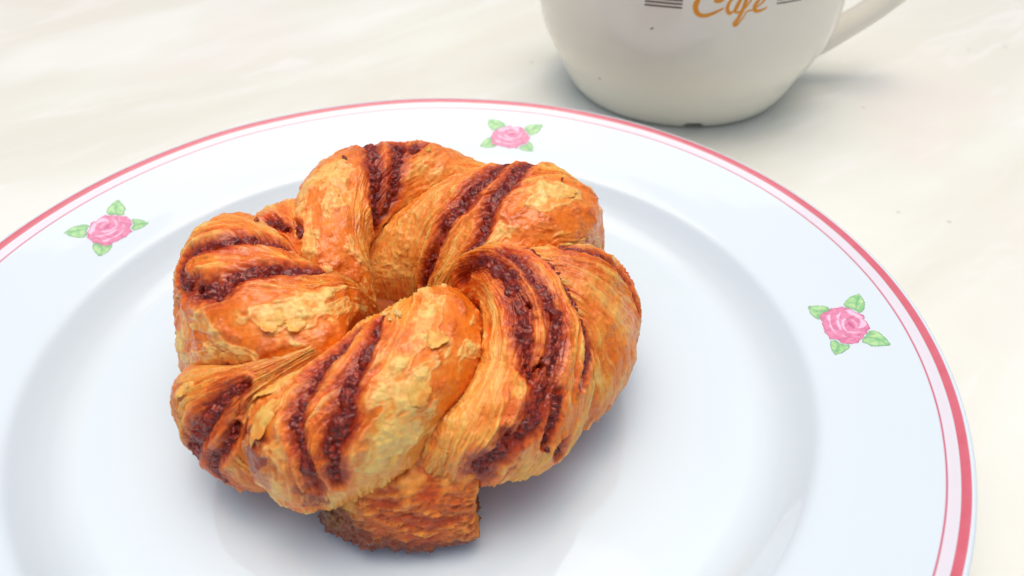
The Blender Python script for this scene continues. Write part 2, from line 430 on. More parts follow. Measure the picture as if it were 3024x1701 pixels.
    L = {'C': [(-93.17,5.996),(-91.85,5.975),(-90.42,6.038),(-90.03,6.206),(-91.57,6.371),(-94.35,6.363),(-97.09,6.183),(-98.43,5.909),(-98.6,5.712),(-97.7,5.522),(-96.08,5.445),(-94.17,5.478),(-91.94,5.596),(-89.75,5.735)],
         'a': [(-85.31,6.132),(-86.6,6.111),(-87.77,6.015),(-88.49,5.845),(-88.45,5.675),(-87.73,5.564),(-86.86,5.576),(-85.79,5.746),(-85.03,5.963),(-84.41,6.13)],
         'a2': [(-84.41,6.13),(-85.03,5.963),(-85.67,5.745),(-85.82,5.623),(-84.97,5.584),(-83.19,5.665)],
         'f': [(-83.19,5.665),(-81.78,5.904),(-80.82,6.14),(-80.79,6.38),(-81.66,6.48),(-82.31,6.339),(-82.86,6.005),(-83.31,5.739),(-84.32,5.396),(-85.32,5.175),(-84.97,5.103),(-84.18,5.172),(-82.76,5.416),(-82.33,5.563),(-81.3,5.632),(-79.94,5.649)],
         'e': [(-79.97,5.662),(-77.94,5.833),(-76.58,5.993),(-76.52,6.089),(-77.54,6.121),(-78.87,5.96),(-79.7,5.77),(-79.19,5.62),(-77.98,5.6),(-76.4,5.649),(-75.22,5.725)],
         'acc': [(-76.58,6.235),(-75.1,6.342)]}
    W_ = {'C': [.03,.05,.04,.03,.03,.03,.05,.075,.075,.07,.055,.05,.04,.025], 'a': [.03,.03,.04,.05,.055,.055,.03,.035,.045,.05], 'a2': [.05,.055,.055,.045,.03,.02],
          'f': [.02,.025,.03,.03,.03,.045,.055,.055,.055,.055,.045,.03,.02,.02,.025,.02], 'e': [.02,.025,.03,.03,.035,.05,.055,.055,.045,.03,.015], 'acc': [.03,.045]}
    for nm, keys in (('letter_c', ['C']), ('letter_a', ['a', 'a2']), ('letter_f', ['f']), ('letter_e', ['e', 'acc'])):
        mesh_obj(nm, *ribbon([(L[q], W_[q]) for q in keys]), gold, t)
    for z0_ in (5.655, 5.785, 5.912, 6.04):
        mesh_obj('printed_line', *ribbon([([(-114.9, z0_ - .022), (-110.8, z0_), (-106.8, z0_ + .012), (-102.8, z0_ + .022)], [.024] * 4)]), brown, t)
        mesh_obj('printed_line', *ribbon([([(-72.0, z0_ + .16), (-69, z0_ + .162), (-65.8, z0_ + .17), (-62.4, z0_ + .172)], [.02] * 4)]), brown, t)
    mesh_obj('glaze_speck', *ribbon([([(-112.0, 4.76), (-111.5, 4.80), (-111.1, 4.81)], [.012, .03, .012])]), dirt, t)
    mesh_obj('glaze_speck', *ribbon([([(-133.8, 1.93), (-133.6, 1.97), (-133.5, 2.03)], [.02, .035, .02])]), dirt, t)
mug()

# ------------------------------------------------------------------ pastry
CX, CY, RA, RB, RM, RZ = -0.444, 0.365, 3.498, 3.692, 2.484, 2.29
Z0 = 0.46 + RZ * 0.85
FLOOR = 0.485
def torus(th, ph, off):
    th = np.radians(th); ph = np.radians(ph)
    c, s = np.cos(th), np.sin(th); h = (RM + off) * np.cos(ph)
    return np.stack([CX + (RA + h) * c, CY + (RB + h) * s, Z0 + (RZ + off) * np.sin(ph)], -1)

def soft_floor(P):
    z = P[..., 2] - FLOOR
    P[..., 2] = FLOOR + np.where(z > 0.25, z, 0.25 * np.exp(np.clip(z - 0.25, -8, 0) / 0.25))
    return P

def dough_material():
    k = NT('baked_dough'); b = k.b
    a = k.n('ShaderNodeAttribute', attribute_name='col')
    g = k.n('ShaderNodeAttribute', attribute_name='gloss')
    fine = k.noise(900, 4, 0.6, k.obj())
    mr = k.n('ShaderNodeMapRange'); k.l(fine, mr.inputs[0]); mr.inputs[1].default_value = .3; mr.inputs[2].default_value = .7; mr.inputs[3].default_value = .86; mr.inputs[4].default_value = 1.12
    hv = k.n('ShaderNodeHueSaturation'); k.l(a.outputs['Color'], hv.inputs['Color']); k.l(mr.outputs[0], hv.inputs['Value'])
    k.l(hv.outputs[0], b.inputs['Base Color'])
    k.l(k.math('SUBTRACT', 0.62, k.math('MULTIPLY', g.outputs['Fac'], 0.38)), b.inputs['Roughness'])
    b.inputs['Subsurface Weight'].default_value = 0.12
    b.inputs['Subsurface Radius'].default_value = (1.0, 0.45, 0.15)
    b.inputs['Subsurface Scale'].default_value = 0.0016
    b.inputs['Coat Weight'].default_value = 0.22; b.inputs['Coat Roughness'].default_value = 0.10; b.inputs['IOR'].default_value = 1.40
    k.bump(k.noise(1500, 4, 0.65, k.obj()), 0.35, 0.00012)
    return k.m
def filling_material():
    k = NT('cherry_chocolate_filling'); b = k.b
    a = k.n('ShaderNodeAttribute', attribute_name='col'); k.l(a.outputs['Color'], b.inputs['Base Color'])
    k.l(k.math('ADD', 0.12, k.math('MULTIPLY', k.noise(700, 3, 0.6, k.obj()), 0.5)), b.inputs['Roughness'])
    b.inputs['Coat Weight'].default_value = 0.25; b.inputs['Coat Roughness'].default_value = 0.06; b.inputs['Specular IOR Level'].default_value = 0.35
    k.bump(k.noise(2200, 3, 0.6, k.obj()), 0.5, 0.00015)
    return k.m
DOUGH = dough_material(); FILL = filling_material()
TOP_L = 'ring of twisted flaky pastry with dark red filling, on the rose plate'
pastry = empty('pastry_ring', TOP_L, 'pastry', (CX, CY, FLOOR))
ORG = np.array([CX, CY, FLOOR])

class Lobe:
    def __init__(s, L, Rr, e, c, p=2.4, lift=None):
        s.L = np.array(L, float); s.R = np.array(Rr, float); s.e = e; s.c = np.array(c, float); s.p = p
    def tp(s, u, v):
        L = catmull(s.L, u); Rr = catmull(s.R, u); f = ((v + 1) / 2)[..., None]
        q = L * (1 - f) + Rr * f
        c = catmull(s.c, u)
        if s.c.ndim == 2: c = c[..., 0] * (1 - f[..., 0]) + c[..., 1] * f[..., 0]
        off = s.e + (c - s.e) * np.power(np.clip(1 - np.abs(v) ** s.p, 0, 1), 0.5)
        return q[..., 0], q[..., 1], off
    def pos(s, u, v):
        th, ph, off = s.tp(u, v)
        P = torus(th, ph, off)
        n = fbm(P * 0.55 + s.seed, 2)[..., None] * 0.10
        ce = torus(th, ph, off - 1.0)
        return P + (P - ce) * n

def tint_color(C0, m, c, s=1.0):
    m = (np.clip(m, 0, 1) * s)[..., None]
    return C0 * (1 - m) + lin(c) * m

LOBES = {}
def build_lobe(name, L, Rr, c, stripes=(), seed=0, e=-0.95, p=2.1, patches=(), crust=(), pale=(), bake=0.5, nu=320, nv=230, label=None, tone=0.0):
    lb = Lobe(L, Rr, e, c, p); lb.seed = seed * 7.1
    u = np.linspace(0, 1, nu); w_ = np.linspace(-1, 1, nv); v = np.sin(w_ * math.pi / 2 * 0.97)
    U, V = np.meshgrid(u, v, indexing='ij')
    P = lb.pos(U, V)
    N = normals(P)
    th, ph, off = lb.tp(U, V)
    ce = torus(th, ph, off - 1.0)
    if ((P - ce) * N).sum(-1).mean() < 0: N = -N; flip = True
    else: flip = False
    # physical coordinate across the laminations
    width = np.linalg.norm(np.diff(P, axis=1), axis=-1).sum(1)
    wmean = np.median(width)
    across = V * wmean / 2
    along = U * np.linalg.norm(np.diff(P[:, nv // 2], axis=0), axis=-1).sum()
    sd_ = seed * 13.7
    warp = fbm(np.stack([across * .7, along * .5, 0 * U + sd_], -1), 3) * 0.28
    A = across + warp
    lam = fbm(np.stack([A * 5.0, along * 0.45, 0 * U + sd_ + 5], -1), 5, 0.62)
    lamf = fbm(np.stack([A * 17.0, along * 1.6, 0 * U + sd_ + 9], -1), 3, 0.6)
    big = fbm(P * 0.75 + sd_, 3)
    med = fbm(P * 2.3 + sd_ + 3, 4)
    fine = fbm(P * 7.0 + sd_, 3)
    tx = A * 5.2 + lam * 1.1 + 0.5 * fbm(np.stack([A * 2, along * .9, 0 * U + sd_ + 31], -1), 3)
    fr = tx - np.floor(tx); layer_id = np.floor(tx)
    lstr = 0.35 + 0.65 * sstep(-.25, .35, fbm(np.stack([layer_id * 3.7, along * 1.1, 0 * U + sd_], -1), 2))
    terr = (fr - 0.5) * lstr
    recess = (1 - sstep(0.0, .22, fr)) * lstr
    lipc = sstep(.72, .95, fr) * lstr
    # filling distance
    D = np.full(U.shape, 9.0); ST = []
    coarse = (slice(None, None, 4), slice(None, None, 3))
    thc, phc = th[coarse].ravel(), ph[coarse].ravel(); uc, vc = U[coarse].ravel(), V[coarse].ravel()
    for pts, wd in stripes:
        uv = []
        for a_, b_ in pts:
            i = np.argmin(((thc - a_) * np.pi / 180 * (3.6 + RM * np.cos(np.radians(b_)))) ** 2 + ((phc - b_) * np.pi / 180 * RM) ** 2)
            uv.append((uc[i], vc[i]))
        uv = np.array(uv); m = 90
        cur = catmull(uv, np.linspace(0, 1, m))
        C3 = lb.pos(cur[:, 0], cur[:, 1])
        ww = np.interp(np.linspace(0, 1, m), np.linspace(0, 1, len(wd)), wd)
        ST.append((cur, C3, ww))
        flat = P.reshape(-1, 3); dm = np.full(len(flat), 9.0)
        for j in range(0, m, 2):
            dm = np.minimum(dm, np.linalg.norm(flat - C3[j], axis=1) / (ww[j] / 0.2))
        D = np.minimum(D, dm.reshape(U.shape))
    # crust zones: smoother, with thin torn sheets lifting off
    K = np.zeros(U.shape)
    for (va, vb, ua, ub, st) in crust:
        K = np.maximum(K, st * sstep(va - .12, va + .08, V + med * .08) * (1 - sstep(vb - .08, vb + .12, V + med * .08)) * sstep(ua - .08, ua + .04, U) * (1 - sstep(ub - .04, ub + .08, U)))
    K *= sstep(0.22, 0.45, D)
    sheetn = fbm(np.stack([A * 1.2, along * .8, 0 * U + sd_ + 21], -1), 4, 0.45)
    sheet = sstep(-0.02, 0.035, sheetn) * K
    sheet2 = sstep(0.24, 0.28, sheetn + med * .2) * K
    curl = np.exp(-((sheetn - 0.05) / 0.05) ** 2) * K
    # displacement
    lamw = (1 - 0.88 * K)
    d = lam * 0.052 * lamw + lamf * 0.030 * lamw + med * 0.035 + fine * 0.007
    d += terr * 0.050 * lamw * (1 - 0.9 * K)
    d += 0.055 * np.exp(-((D - 0.40) / 0.11) ** 2)
    d += sheet * 0.018 + sheet2 * 0.016 + curl * 0.008 + K * (.035 * sstep(.1, .6, med) + .05 * big)
    # occasional deep splits between the leaves of dough
    split = sstep(0.50, 0.75, np.abs(lam)) * (1 - K) * sstep(-0.1, 0.4, med)
    d -= split * 0.05
    d -= 0.13 * np.exp(-(D / 0.20) ** 2)
    PM = []
    for (a_, b_, rad, rgb, st, dz) in patches:
        q_ = torus(np.array(float(a_)), np.array(float(b_)), np.array(.1))
        m = 1 - sstep(rad * .75, rad * 1.15, np.linalg.norm(P - q_, axis=-1) + med * .35 + fine * .1)
        d += dz * m; PM.append((m, rgb, st))
    P2 = P + N * d[..., None]
    P2 = soft_floor(P2)
    # colour of the bake, with highlights and shade of the layers painted in
    f = sstep(-0.55, 0.55, lam * 0.9 + med * 0.4)[..., None]
    C0 = lin((206, 104, 22)) * (1 - f) + lin((236, 158, 62)) * f
    f = sstep(0.08, 0.5, lam * .8 + lamf * .6)[..., None] * 0.65
    C0 = C0 * (1 - f) + lin((246, 202, 134)) * f  # pale dough streaks, strengthened to paint in the lamination highlights
    C0 = tint_color(C0, sstep(0.35, 0.9, -lamf - lam * .4), (150, 58, 18), 0.7)
    C0 = tint_color(C0, recess * (1 - K), (156, 68, 16), .55)  # shade between the layers painted into the colour
    C0 = tint_color(C0, lipc * (1 - K), (246, 192, 110), .40)  # layer lips painted lighter, a highlight along each edge
    br = sstep(0.0, 0.55, big + (bake - 0.5) + fine * .15)
    C0 = tint_color(C0, br, (192, 86, 28), 0.50 * (1 - 0.5 * K))
    # crust: amber underneath, pale tan sheets on top
    Cc = lin((218, 120, 28)) * np.ones(U.shape + (3,))
    Cc = tint_color(Cc, sstep(-0.2, 0.5, med), (192, 96, 40), 0.7)
    fs = sstep(-0.4, 0.5, fine + med * .6)[..., None]
    Ct = lin((226, 148, 70)) * (1 - fs) + lin((238, 182, 108)) * fs
    shc = (.35 * sheet + .65 * sstep(-.45, .5, sheetn + fine * .25))[..., None]
    Cc = Cc * (1 - shc) + Ct * shc
    Cc = tint_color(Cc, sheet2, (244, 200, 138), 0.4)
    C0 = C0 * (1 - K[..., None]) + Cc * K[..., None]
    C0 = tint_color(C0, curl * sheet, (250, 215, 160), 0.30)
    # pale, less baked dough low in the folds
    for (va, vb, ua, ub, st) in pale:
        m = sstep(va - .15, va + .1, V) * (1 - sstep(vb - .1, vb + .15, V)) * sstep(ua - .15, ua + .1, U + med * .1) * (1 - sstep(ub - .1, ub + .15, U + med * .1)) * (0.7 + .3 * sstep(-.4, .4, lam))
        C0 = tint_color(C0, m, (240, 186, 108), st * .8)
    C0 = tint_color(C0, split, (132, 58, 22), 0.5)
    for m, rgb, st in PM: C0 = tint_color(C0, m * (1 - .45 * sheet), rgb, st)
    # filling bleeding into the dough beside it
    ed = D + med * 0.10 + lam * .05
    C0 = tint_color(C0, 1 - sstep(0.2, 0.62, ed + lamf * .12), (206, 80, 20), 0.6)
    C0 = tint_color(C0, 1 - sstep(0.14, 0.42, ed + fine * .12), (138, 36, 14), 0.85)
    C0 = np.clip(np.clip(C0, 0, 1) ** 1.10 * np.array([1.28, 1.28, 1.12]), 0, .88)
    if tone: C0 = C0 * (1 + tone)
    gloss = np.clip(0.35 + 0.5 * sstep(-.2, .5, big) + 0.3 * K * (1 - sheet) + 0.3 * (1 - sstep(.1, .3, D)), 0, 1)
    P2 = P2 - ORG
    F_ = grid_faces(nu, nv)
    if flip: F_ = F_[:, ::-1].copy()
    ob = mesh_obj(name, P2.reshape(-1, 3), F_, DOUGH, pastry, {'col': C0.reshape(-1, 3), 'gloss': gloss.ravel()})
    if label: ob['label'] = label
    LOBES[seed] = (lb, ob)
    for si, (cur, C3, ww) in enumerate(ST):
        build_fill(lb, cur, ww, seed * 10 + si, ob, flip, [p_ for p_ in patches if p_[5] < 0])
    return lb, ob

def build_fill(lb, cur, ww, seed, parent, flip, holes=()):
    n = 200; q = 34
    s_ = np.linspace(0, 1, n); cu = np.stack([np.interp(s_, np.linspace(0, 1, len(cur)), cur[:, i]) for i in (0, 1)], 1)
    wd = np.interp(s_, np.linspace(0, 1, len(ww)), ww)
    t = np.linspace(-1, 1, q)
    P0 = lb.pos(cu[:, 0], cu[:, 1])
    tg = np.gradient(P0, axis=0); tg /= np.linalg.norm(tg, axis=1)[:, None] + 1e-9
    eps = 0.01
    Pu = lb.pos(np.clip(cu[:, 0] + eps, 0, 1), cu[:, 1]) - P0; Pv = lb.pos(cu[:, 0], np.clip(cu[:, 1] + eps, -1, 1)) - P0
    nn = np.cross(Pu, Pv); nn /= np.linalg.norm(nn, axis=1)[:, None] + 1e-9
    th, ph, off = lb.tp(cu[:, 0], cu[:, 1]); outd = P0 - torus(th, ph, off - 1.0)
    sg = np.sign((nn * outd).sum(1))[:, None]; nn = nn * sg
    bn = np.cross(nn, tg)
    arc = np.r_[0, np.cumsum(np.linalg.norm(np.diff(P0, axis=0), axis=1))]
    wl = 1.45 * wd * (1 + 0.5 * fbm(np.stack([arc * 2.4, 0 * arc + seed, 0 * arc], -1), 3))
    side = 0.09 * fbm(np.stack([arc * 1.6, 0 * arc + seed + 50, 0 * arc], -1), 3)
    endt = np.clip(np.minimum(s_, 1 - s_) * 12, 0, 1) ** 0.5
    wl = wl * (0.15 + 0.85 * endt)
    # follow the lobe surface sideways using its own (u,v) derivative
    B = P0[:, None] + bn[:, None] * (t[None, :, None] * wl[:, None, None] + side[:, None, None])
    prof = np.power(np.clip(1 - np.abs(t) ** 3.0, 0, 1), 0.6)[None]
    c1, c2, idc = cells(B * 6.0 + seed)
    c3, c4, idf = cells(B * 12.0 + seed)
    lump = ((0.55 - c1) * 0.11 + (0.5 - c3) * 0.04) * (0.35 + 1.0 * sstep(-.3, .5, fbm(B * 1.3 + seed + 9, 2))) + fbm(B * 3.0 + seed, 5, .6) * 0.12
    nz = fbm(B * 1.5 + seed, 3)
    h = -0.225 + prof * (0.175 * endt[:, None]) + lump * prof ** 0.5 + nz * 0.09 * prof
    dark = 0 * h
    for (a_, b_, rad, _, _, dz) in holes:
        q_ = torus(np.array(float(a_)), np.array(float(b_)), np.array(.3))
        dark = np.maximum(dark, 1 - sstep(rad * .8, rad * 1.5, np.linalg.norm(B - q_, axis=-1) + nz * .05))
    h = h - .30 * dark
    Bf = B + nn[:, None] * h[..., None]
    # curvature: drop the sides onto the lobe
    Bf -= nn[:, None] * ((t[None, :, None] * wl[:, None, None]) ** 2 * 0.30)
    Bf = soft_floor(Bf) - ORG
    f1 = sstep(0.1, 0.55, c2 - c1)[..., None]
    C0 = lin((106, 20, 10)) * (1 - f1) + lin((156, 46, 20)) * f1
    rnd = ((idf * 2654435761) % 1000 / 1000.0)
    C0 = tint_color(C0, sstep(.55, .95, rnd) * sstep(-.3, .3, nz), (150, 50, 24), .6)
    C0 = tint_color(C0, sstep(.0, .15, 0.12 - np.abs(rnd - .2)), (62, 14, 14), .6)
    C0 = tint_color(C0, sstep(.60, .98, np.abs(t))[None] * np.ones_like(rnd), (182, 62, 20), .75)
    F_ = grid_faces(n, q)
    nrm = np.cross(Bf[1, q // 2] - Bf[0, q // 2], Bf[0, q // 2 + 1] - Bf[0, q // 2]) @ nn[0]
    if nrm < 0: F_ = F_[:, ::-1].copy()
    mesh_obj('filling', Bf.reshape(-1, 3), F_, FILL, parent, {'col': C0.reshape(-1, 3)})

# core that closes the gaps between the twists
tt = np.linspace(0, 360, 300, endpoint=False); pp = np.linspace(0, 360, 140, endpoint=False)
TH, PH = np.meshgrid(tt, pp, indexing='ij')
coff = -0.70 + 1.75 * sstep(180, 204, PH) * (1 - sstep(262, 290, PH))
Pc = torus(TH, PH, coff)
cn = fbm(Pc * 2.2, 4); cl = fbm(np.stack([Pc[..., 2] * 5, TH * .02, PH * .01], -1), 4)
Pc = soft_floor(Pc + .06 * cn[..., None]) - ORG
ccol = tint_color(tint_color(lin((196, 104, 34)) * np.ones(Pc.shape), sstep(-.2, .5, cn), (140, 56, 20), .8), sstep(0, .6, cl), (226, 146, 66), .5)
mesh_obj('dough_core', Pc.reshape(-1, 3), grid_faces(300, 140, True, True), DOUGH, pastry,
         {'col': ccol.reshape(-1, 3), 'gloss': np.full(ccol.shape[0] * ccol.shape[1], .2)})

C_ = lambda *a: list(a)
# left twist
build_lobe('dough_twist', [(210,215),(203,172),(198,146),(186,125),(169,103),(159,72),(157,40),(160,5),(162,-30)],
           [(222,215),(226,168),(240,140),(254,108),(245,83),(235,64),(223,50),(215,26),(212,0)],
           [(.4,.4),(.3,.3),(.3,.25),(.3,.2),(.62,.2),(.76,.06),(.38,-.2),(-.2,-.4),(-.1,-.3)], seed=1, label='left twist with two dark filling seams',
           stripes=[([(185,154),(192,133),(189,114),(190,97),(192,80),(191,67),(194,57)], [.10,.16,.20,.20,.17,.15,.13]),
                    ([(196,150),(208,126),(212,102),(211,86),(210,74),(201,60)], [.10,.16,.16,.17,.26,.22]),
                    ([(201,60),(193,55),(189,62)], [.18,.14,.10])],
           crust=[(.32, .98, .15, .95, 1.0), (-.95, -.62, .3, .8, .6)], patches=[(206,64,.13,(40,8,8),1.,-.22)], bake=.62)  # near-black patch paints the shade inside the small hole
# small end between left and back twists
build_lobe('dough_twist', [(196,140),(176,112),(168,92),(163,60),(162,20),(162,-10)], [(180,140),(160,112),(146,92),(136,60),(130,20),(128,-10)],
           [-.5,-.5,-.5,-.5,-.45,-.5], seed=2, stripes=[([(158,73),(159,88),(161,98)], [.12,.16,.12])], nu=200, nv=120)
# back left twist
build_lobe('dough_twist', [(218,216),(208,176),(199,148),(188,128),(166,108),(150,90),(139,66),(132,30),(130,0)],
           [(164,220),(154,179),(138,162),(120,144),(98,127),(79,105),(66,84),(58,50),(55,10)],
           [(.5,.5),(.3,.3),(.3,.3),(.3,.3),(.36,.3),(.45,.3),(.35,.25),(.1,.1),(0,0)], seed=3, label='back left twist, smooth crust on its left',
           stripes=[([(108,63),(109,95),(111,113),(115,127),(121,141)], [.18,.2,.2,.17,.1]),
                    ([(97,80),(98,102),(102,118),(112,133)], [.18,.18,.15,.08]), ([(89,74),(91,84),(92,89)], [.15,.14,.08]),
                    ([(156,98),(161,106),(166,114)], [.10,.15,.08])],
           crust=[(-.9, .05, .1, .9, .9), (.62, .95, .3, .8, .7)], bake=.45, pale=[(.55, 1, 0, .6, .5)])
# back right twist, the widest
build_lobe('dough_twist', [(166,222),(156,180),(140,164),(121,144),(99,127),(79,105),(62,84),(52,55),(48,15)],
           [(-48,222),(-40,180),(-32,156),(-16,128),(-2,105),(2,83),(10,58),(18,31),(22,0)],
           [(.5,.6),(.35,.45),(.3,.4),(.28,.38),(.3,.4),(.35,.5),(.4,.6),(.3,.5),(0,.2)], seed=4, label='back right twist, widest of the ring',
           stripes=[([(49,75),(47,96),(44,118),(45,134),(44,148),(47,162),(52,174)], [.18,.2,.2,.17,.14,.14,.1]),
                    ([(45,49),(41,81),(34,101),(26,116),(15,125),(5,138),(-4,142)], [.18,.19,.2,.17,.14,.13,.1])],
           crust=[(-.95, -.35, .05, .8, .55), (.25, .85, .45, .9, 1.0)], bake=.45, pale=[(-.9, 1, 0, .38, .4)], nu=340, nv=300)
# right side twist running under its neighbour
build_lobe('dough_twist', [(350,135),(354,120),(359,103),(362,83),(370,57),(378,31),(382,5),(384,-20)],
           [(330,120),(330,105),(330,90),(330,75),(326,55),(322,35),(318,10),(314,-20)],
           [-.35, -.2, .10, .26, .22, .08, .04, .0], seed=5, label='right twist tucked under the front one',
           stripes=[([(357,83),(362,71),(367,58),(371,42),(367,34),(360,30)], [.14,.18,.18,.16,.14,.12]), ([(354,80),(354,72),(355,57),(355,43),(355,33),(352,20)], [.16,.17,.17,.15,.14,.1])],
           crust=[(.1, .6, .5, .9, .5)], bake=.55, tone=-.08)
# front right twist with the open seam
build_lobe('dough_twist', [(336,152),(324,124),(309,96),(302,79),(293,60),(284,43),(280,24),(278,2)],
           [(344,150),(355,122),(358,103),(354,83),(346,65),(338,44),(331,22),(322,-22)],
           [(.2,.3),(.55,.6),(.55,.6),(.45,.42),(.35,.25),(.2,.15),(-.1,.12),(-.5,.05)], seed=6, label='front right twist with a wide open seam of dark filling',
           stripes=[([(332,133),(330,110),(320,88),(314,73),(309,61),(307,50)], [.14,.20,.20,.19,.17,.10]),
                    ([(337,104),(328,86),(323,70),(317,55),(311,45),(305,34),(299,25)], [.14,.19,.20,.19,.20,.22,.12]),
                    ([(351,114),(348,106),(343,87),(335,69),(330,52),(325,40),(319,30)], [.10,.13,.15,.17,.17,.15,.08]),
                    ([(312,38),(309,28),(306,16)], [.10,.13,.08]), ([(311,9),(310,3),(310,-3)], [.10,.15,.10]),
                    ([(298,30),(296,22),(292,14),(293,4)], [.14,.18,.28,.2])],
           crust=[(-.9, -.45, .1, .75, .35)], bake=.5, patches=[(323.5,82,.15,(30,6,6),1.,-.30),(321.5,76,.17,(30,6,6),1.,-.30),(319.5,69,.15,(34,8,6),1.,-.30),(311,52,.10,(34,8,6),1.,-.25),(302,40,.35,(196,84,22),.6,0),(296,16,.5,(150,50,20),.6,0),(312,22,.6,(208,112,30),.5,0)], pale=[(-.9, .9, .84, 1, .6), (-.95, -.6, .5, .9, .5)], nu=360, nv=300)  # near-black patches paint the shade inside the open gaps
# lower left end
build_lobe('dough_twist', [(246,84),(230,60),(219,42),(210,22),(206,2),(206,-24)], [(250,84),(246,60),(243,40),(243,20),(246,0),(250,-26)],
           [-.25,-.15,-.03,.05,.08,0], seed=7, label='lower left twist, the darkest of the ring',
           stripes=[([(238,52),(234,40),(232,26),(230,11),(227,-8),(229,-18)], [.10,.17,.2,.19,.17,.12]), ([(238,28),(237,13),(233,-6),(235,-20)], [.08,.12,.15,.13])],
           crust=[(-.9, -.5, .3, .8, .5)], bake=.75, tone=-.1, nu=240, nv=180)
# front left twist
build_lobe('dough_twist', [(236,152),(246,118),(247,84),(240,61),(237,42),(238,24),(240,3),(243,-26)],
           [(336,152),(324,124),(310,95),(303,79),(294,60),(286,44),(281,20),(278,-6)],
           [(.0,.3),(.0,.75),(.0,.75),(.15,.6),(.35,.4),(.38,.1),(.34,-.35),(.25,-.9)], seed=8, label='front left twist, flaky crust on both flanks',
           stripes=[([(261,99),(258,82),(256,70),(255,58),(255,48),(256,38),(258,29),(260,15)], [.12,.2,.2,.17,.19,.15,.13,.15]),
                    ([(270,102),(269,86),(267,75),(266,62),(265,51),(264,42),(264,31),(264,19)], [.08,.12,.15,.2,.24,.22,.17,.12])],
           crust=[(.12, .98, .1, .86, 1.0), (-.98, -.62, .3, .62, 1.0), (-.95, -.35, .62, .98, .85)], bake=.5, patches=[(245,20,.75,(150,62,24),1.0,0),(258,2,.35,(130,44,20),.7,0),(284,88,.5,(196,92,44),.4,0)], pale=[(.1, 1, .72, 1, .65), (-.9, -.5, .88, 1, .4)], nu=360, nv=300)

# thin brittle sheets of crust lifting off the twists
def flake(seed, th_, ph_, size, asp, ang, curl, rgb=(240, 182, 98)):
    size = size * .9; ang = ang * .25; asp = asp * 1.35
    lb, par = LOBES[seed]
    uu_, vv_ = np.meshgrid(np.linspace(0, 1, 70), np.sin(np.linspace(-1, 1, 61) * 1.5), indexing='ij')
    t1, p1, _ = lb.tp(uu_, vv_)
    i = np.argmin(((t1 - th_) * .0175 * (3.6 + RM * np.cos(np.radians(p1)))) ** 2 + ((p1 - ph_) * .0175 * RM) ** 2)
    u0, v0 = uu_.ravel()[i], vv_.ravel()[i]
    e = .01
    q = lb.pos(np.array([u0, u0 + e, u0]), np.array([v0, v0, v0 + e]))
    su = np.linalg.norm(q[1] - q[0]) / e; sv = np.linalg.norm(q[2] - q[0]) / e
    nr, na = 14, 44
    r = np.linspace(0, 1, nr)[:, None]; a = np.linspace(0, 2 * np.pi, na, endpoint=False)[None]
    k_ = seed * 3.1 + th_ * .37
    edge = 1 + .60 * fbm(np.stack([np.cos(a) * 1.6, np.sin(a) * 1.6, 0 * a + k_], -1), 5, .8)
    X = r * edge * np.cos(a) * size * asp; Y = r * edge * np.sin(a) * size
    ca, sa = math.cos(R(ang)), math.sin(R(ang))
    Xr, Yr = X * ca - Y * sa, X * sa + Y * ca
    U = np.clip(u0 + Xr / su, .01, .99); V = np.clip(v0 + Yr / sv, -.97, .97)
    B = lb.pos(U, V); n_ = normals(lb.pos(np.clip(u0 + (np.linspace(-1, 1, 9)[:, None] + 0 * np.arange(9)) * size / su, .01, .99), np.clip(v0 + (np.linspace(-1, 1, 9)[None] + 0 * np.arange(9)[:, None]) * size / sv, -.97, .97)))[4, 4]
    o_ = B[0, 0] - torus(*[np.array(x) for x in (th_, ph_)], np.array(-1.0))
    if n_ @ o_ < 0: n_ = -n_
    w1 = sstep(-.2, 1.0, X / (size * asp))
    h = .035 + curl * w1 ** 2 + .02 * fbm(B * 5 + k_, 2) - .05 * sstep(.7, 1, r) * (1 - w1)
    T = B + n_ * h[..., None]
    Bt = B + n_ * (h - .014)[..., None]
    V_ = np.concatenate([T, Bt[::-1]]) - ORG
    cc = tint_color(lin(rgb) * np.ones(V_.shape[:2] + (3,)), sstep(-.2, .6, fbm(V_ * 4 + k_, 3)), (222, 138, 52), .8)
    cc = np.clip(np.clip(cc, 0, 1) ** 1.08 * np.array([1.10, 1.12, 1.03]), 0, .88)
    mesh_obj('flake', V_.reshape(-1, 3), grid_faces(2 * nr, na, wrap_v=True), DOUGH, par, {'col': cc.reshape(-1, 3), 'gloss': np.full(2 * nr * na, .35)})
for f_ in [(1, 231, 84, .24, 1.2, 100, .10), (1, 238, 93, .2, 1.1, 80, .10), (1, 226, 60, .28, 1.5, 60, .07),
           (8, 244, 58, .32, 1.3, 10, .08), (8, 247, 40, .28, 1.4, 30, .08), (8, 288, 82, .22, 1.3, 200, .07), (8, 281, 60, .26, 1.5, 160, .05),
           (8, 276, 38, .24, 1.6, 20, .07), (4, 24, 72, .24, 1.4, 90, .05), (3, 134, 100, .18, 1.3, 100, .05), (7, 222, 30, .18, 1.5, 90, .05)]:
    flake(*f_)

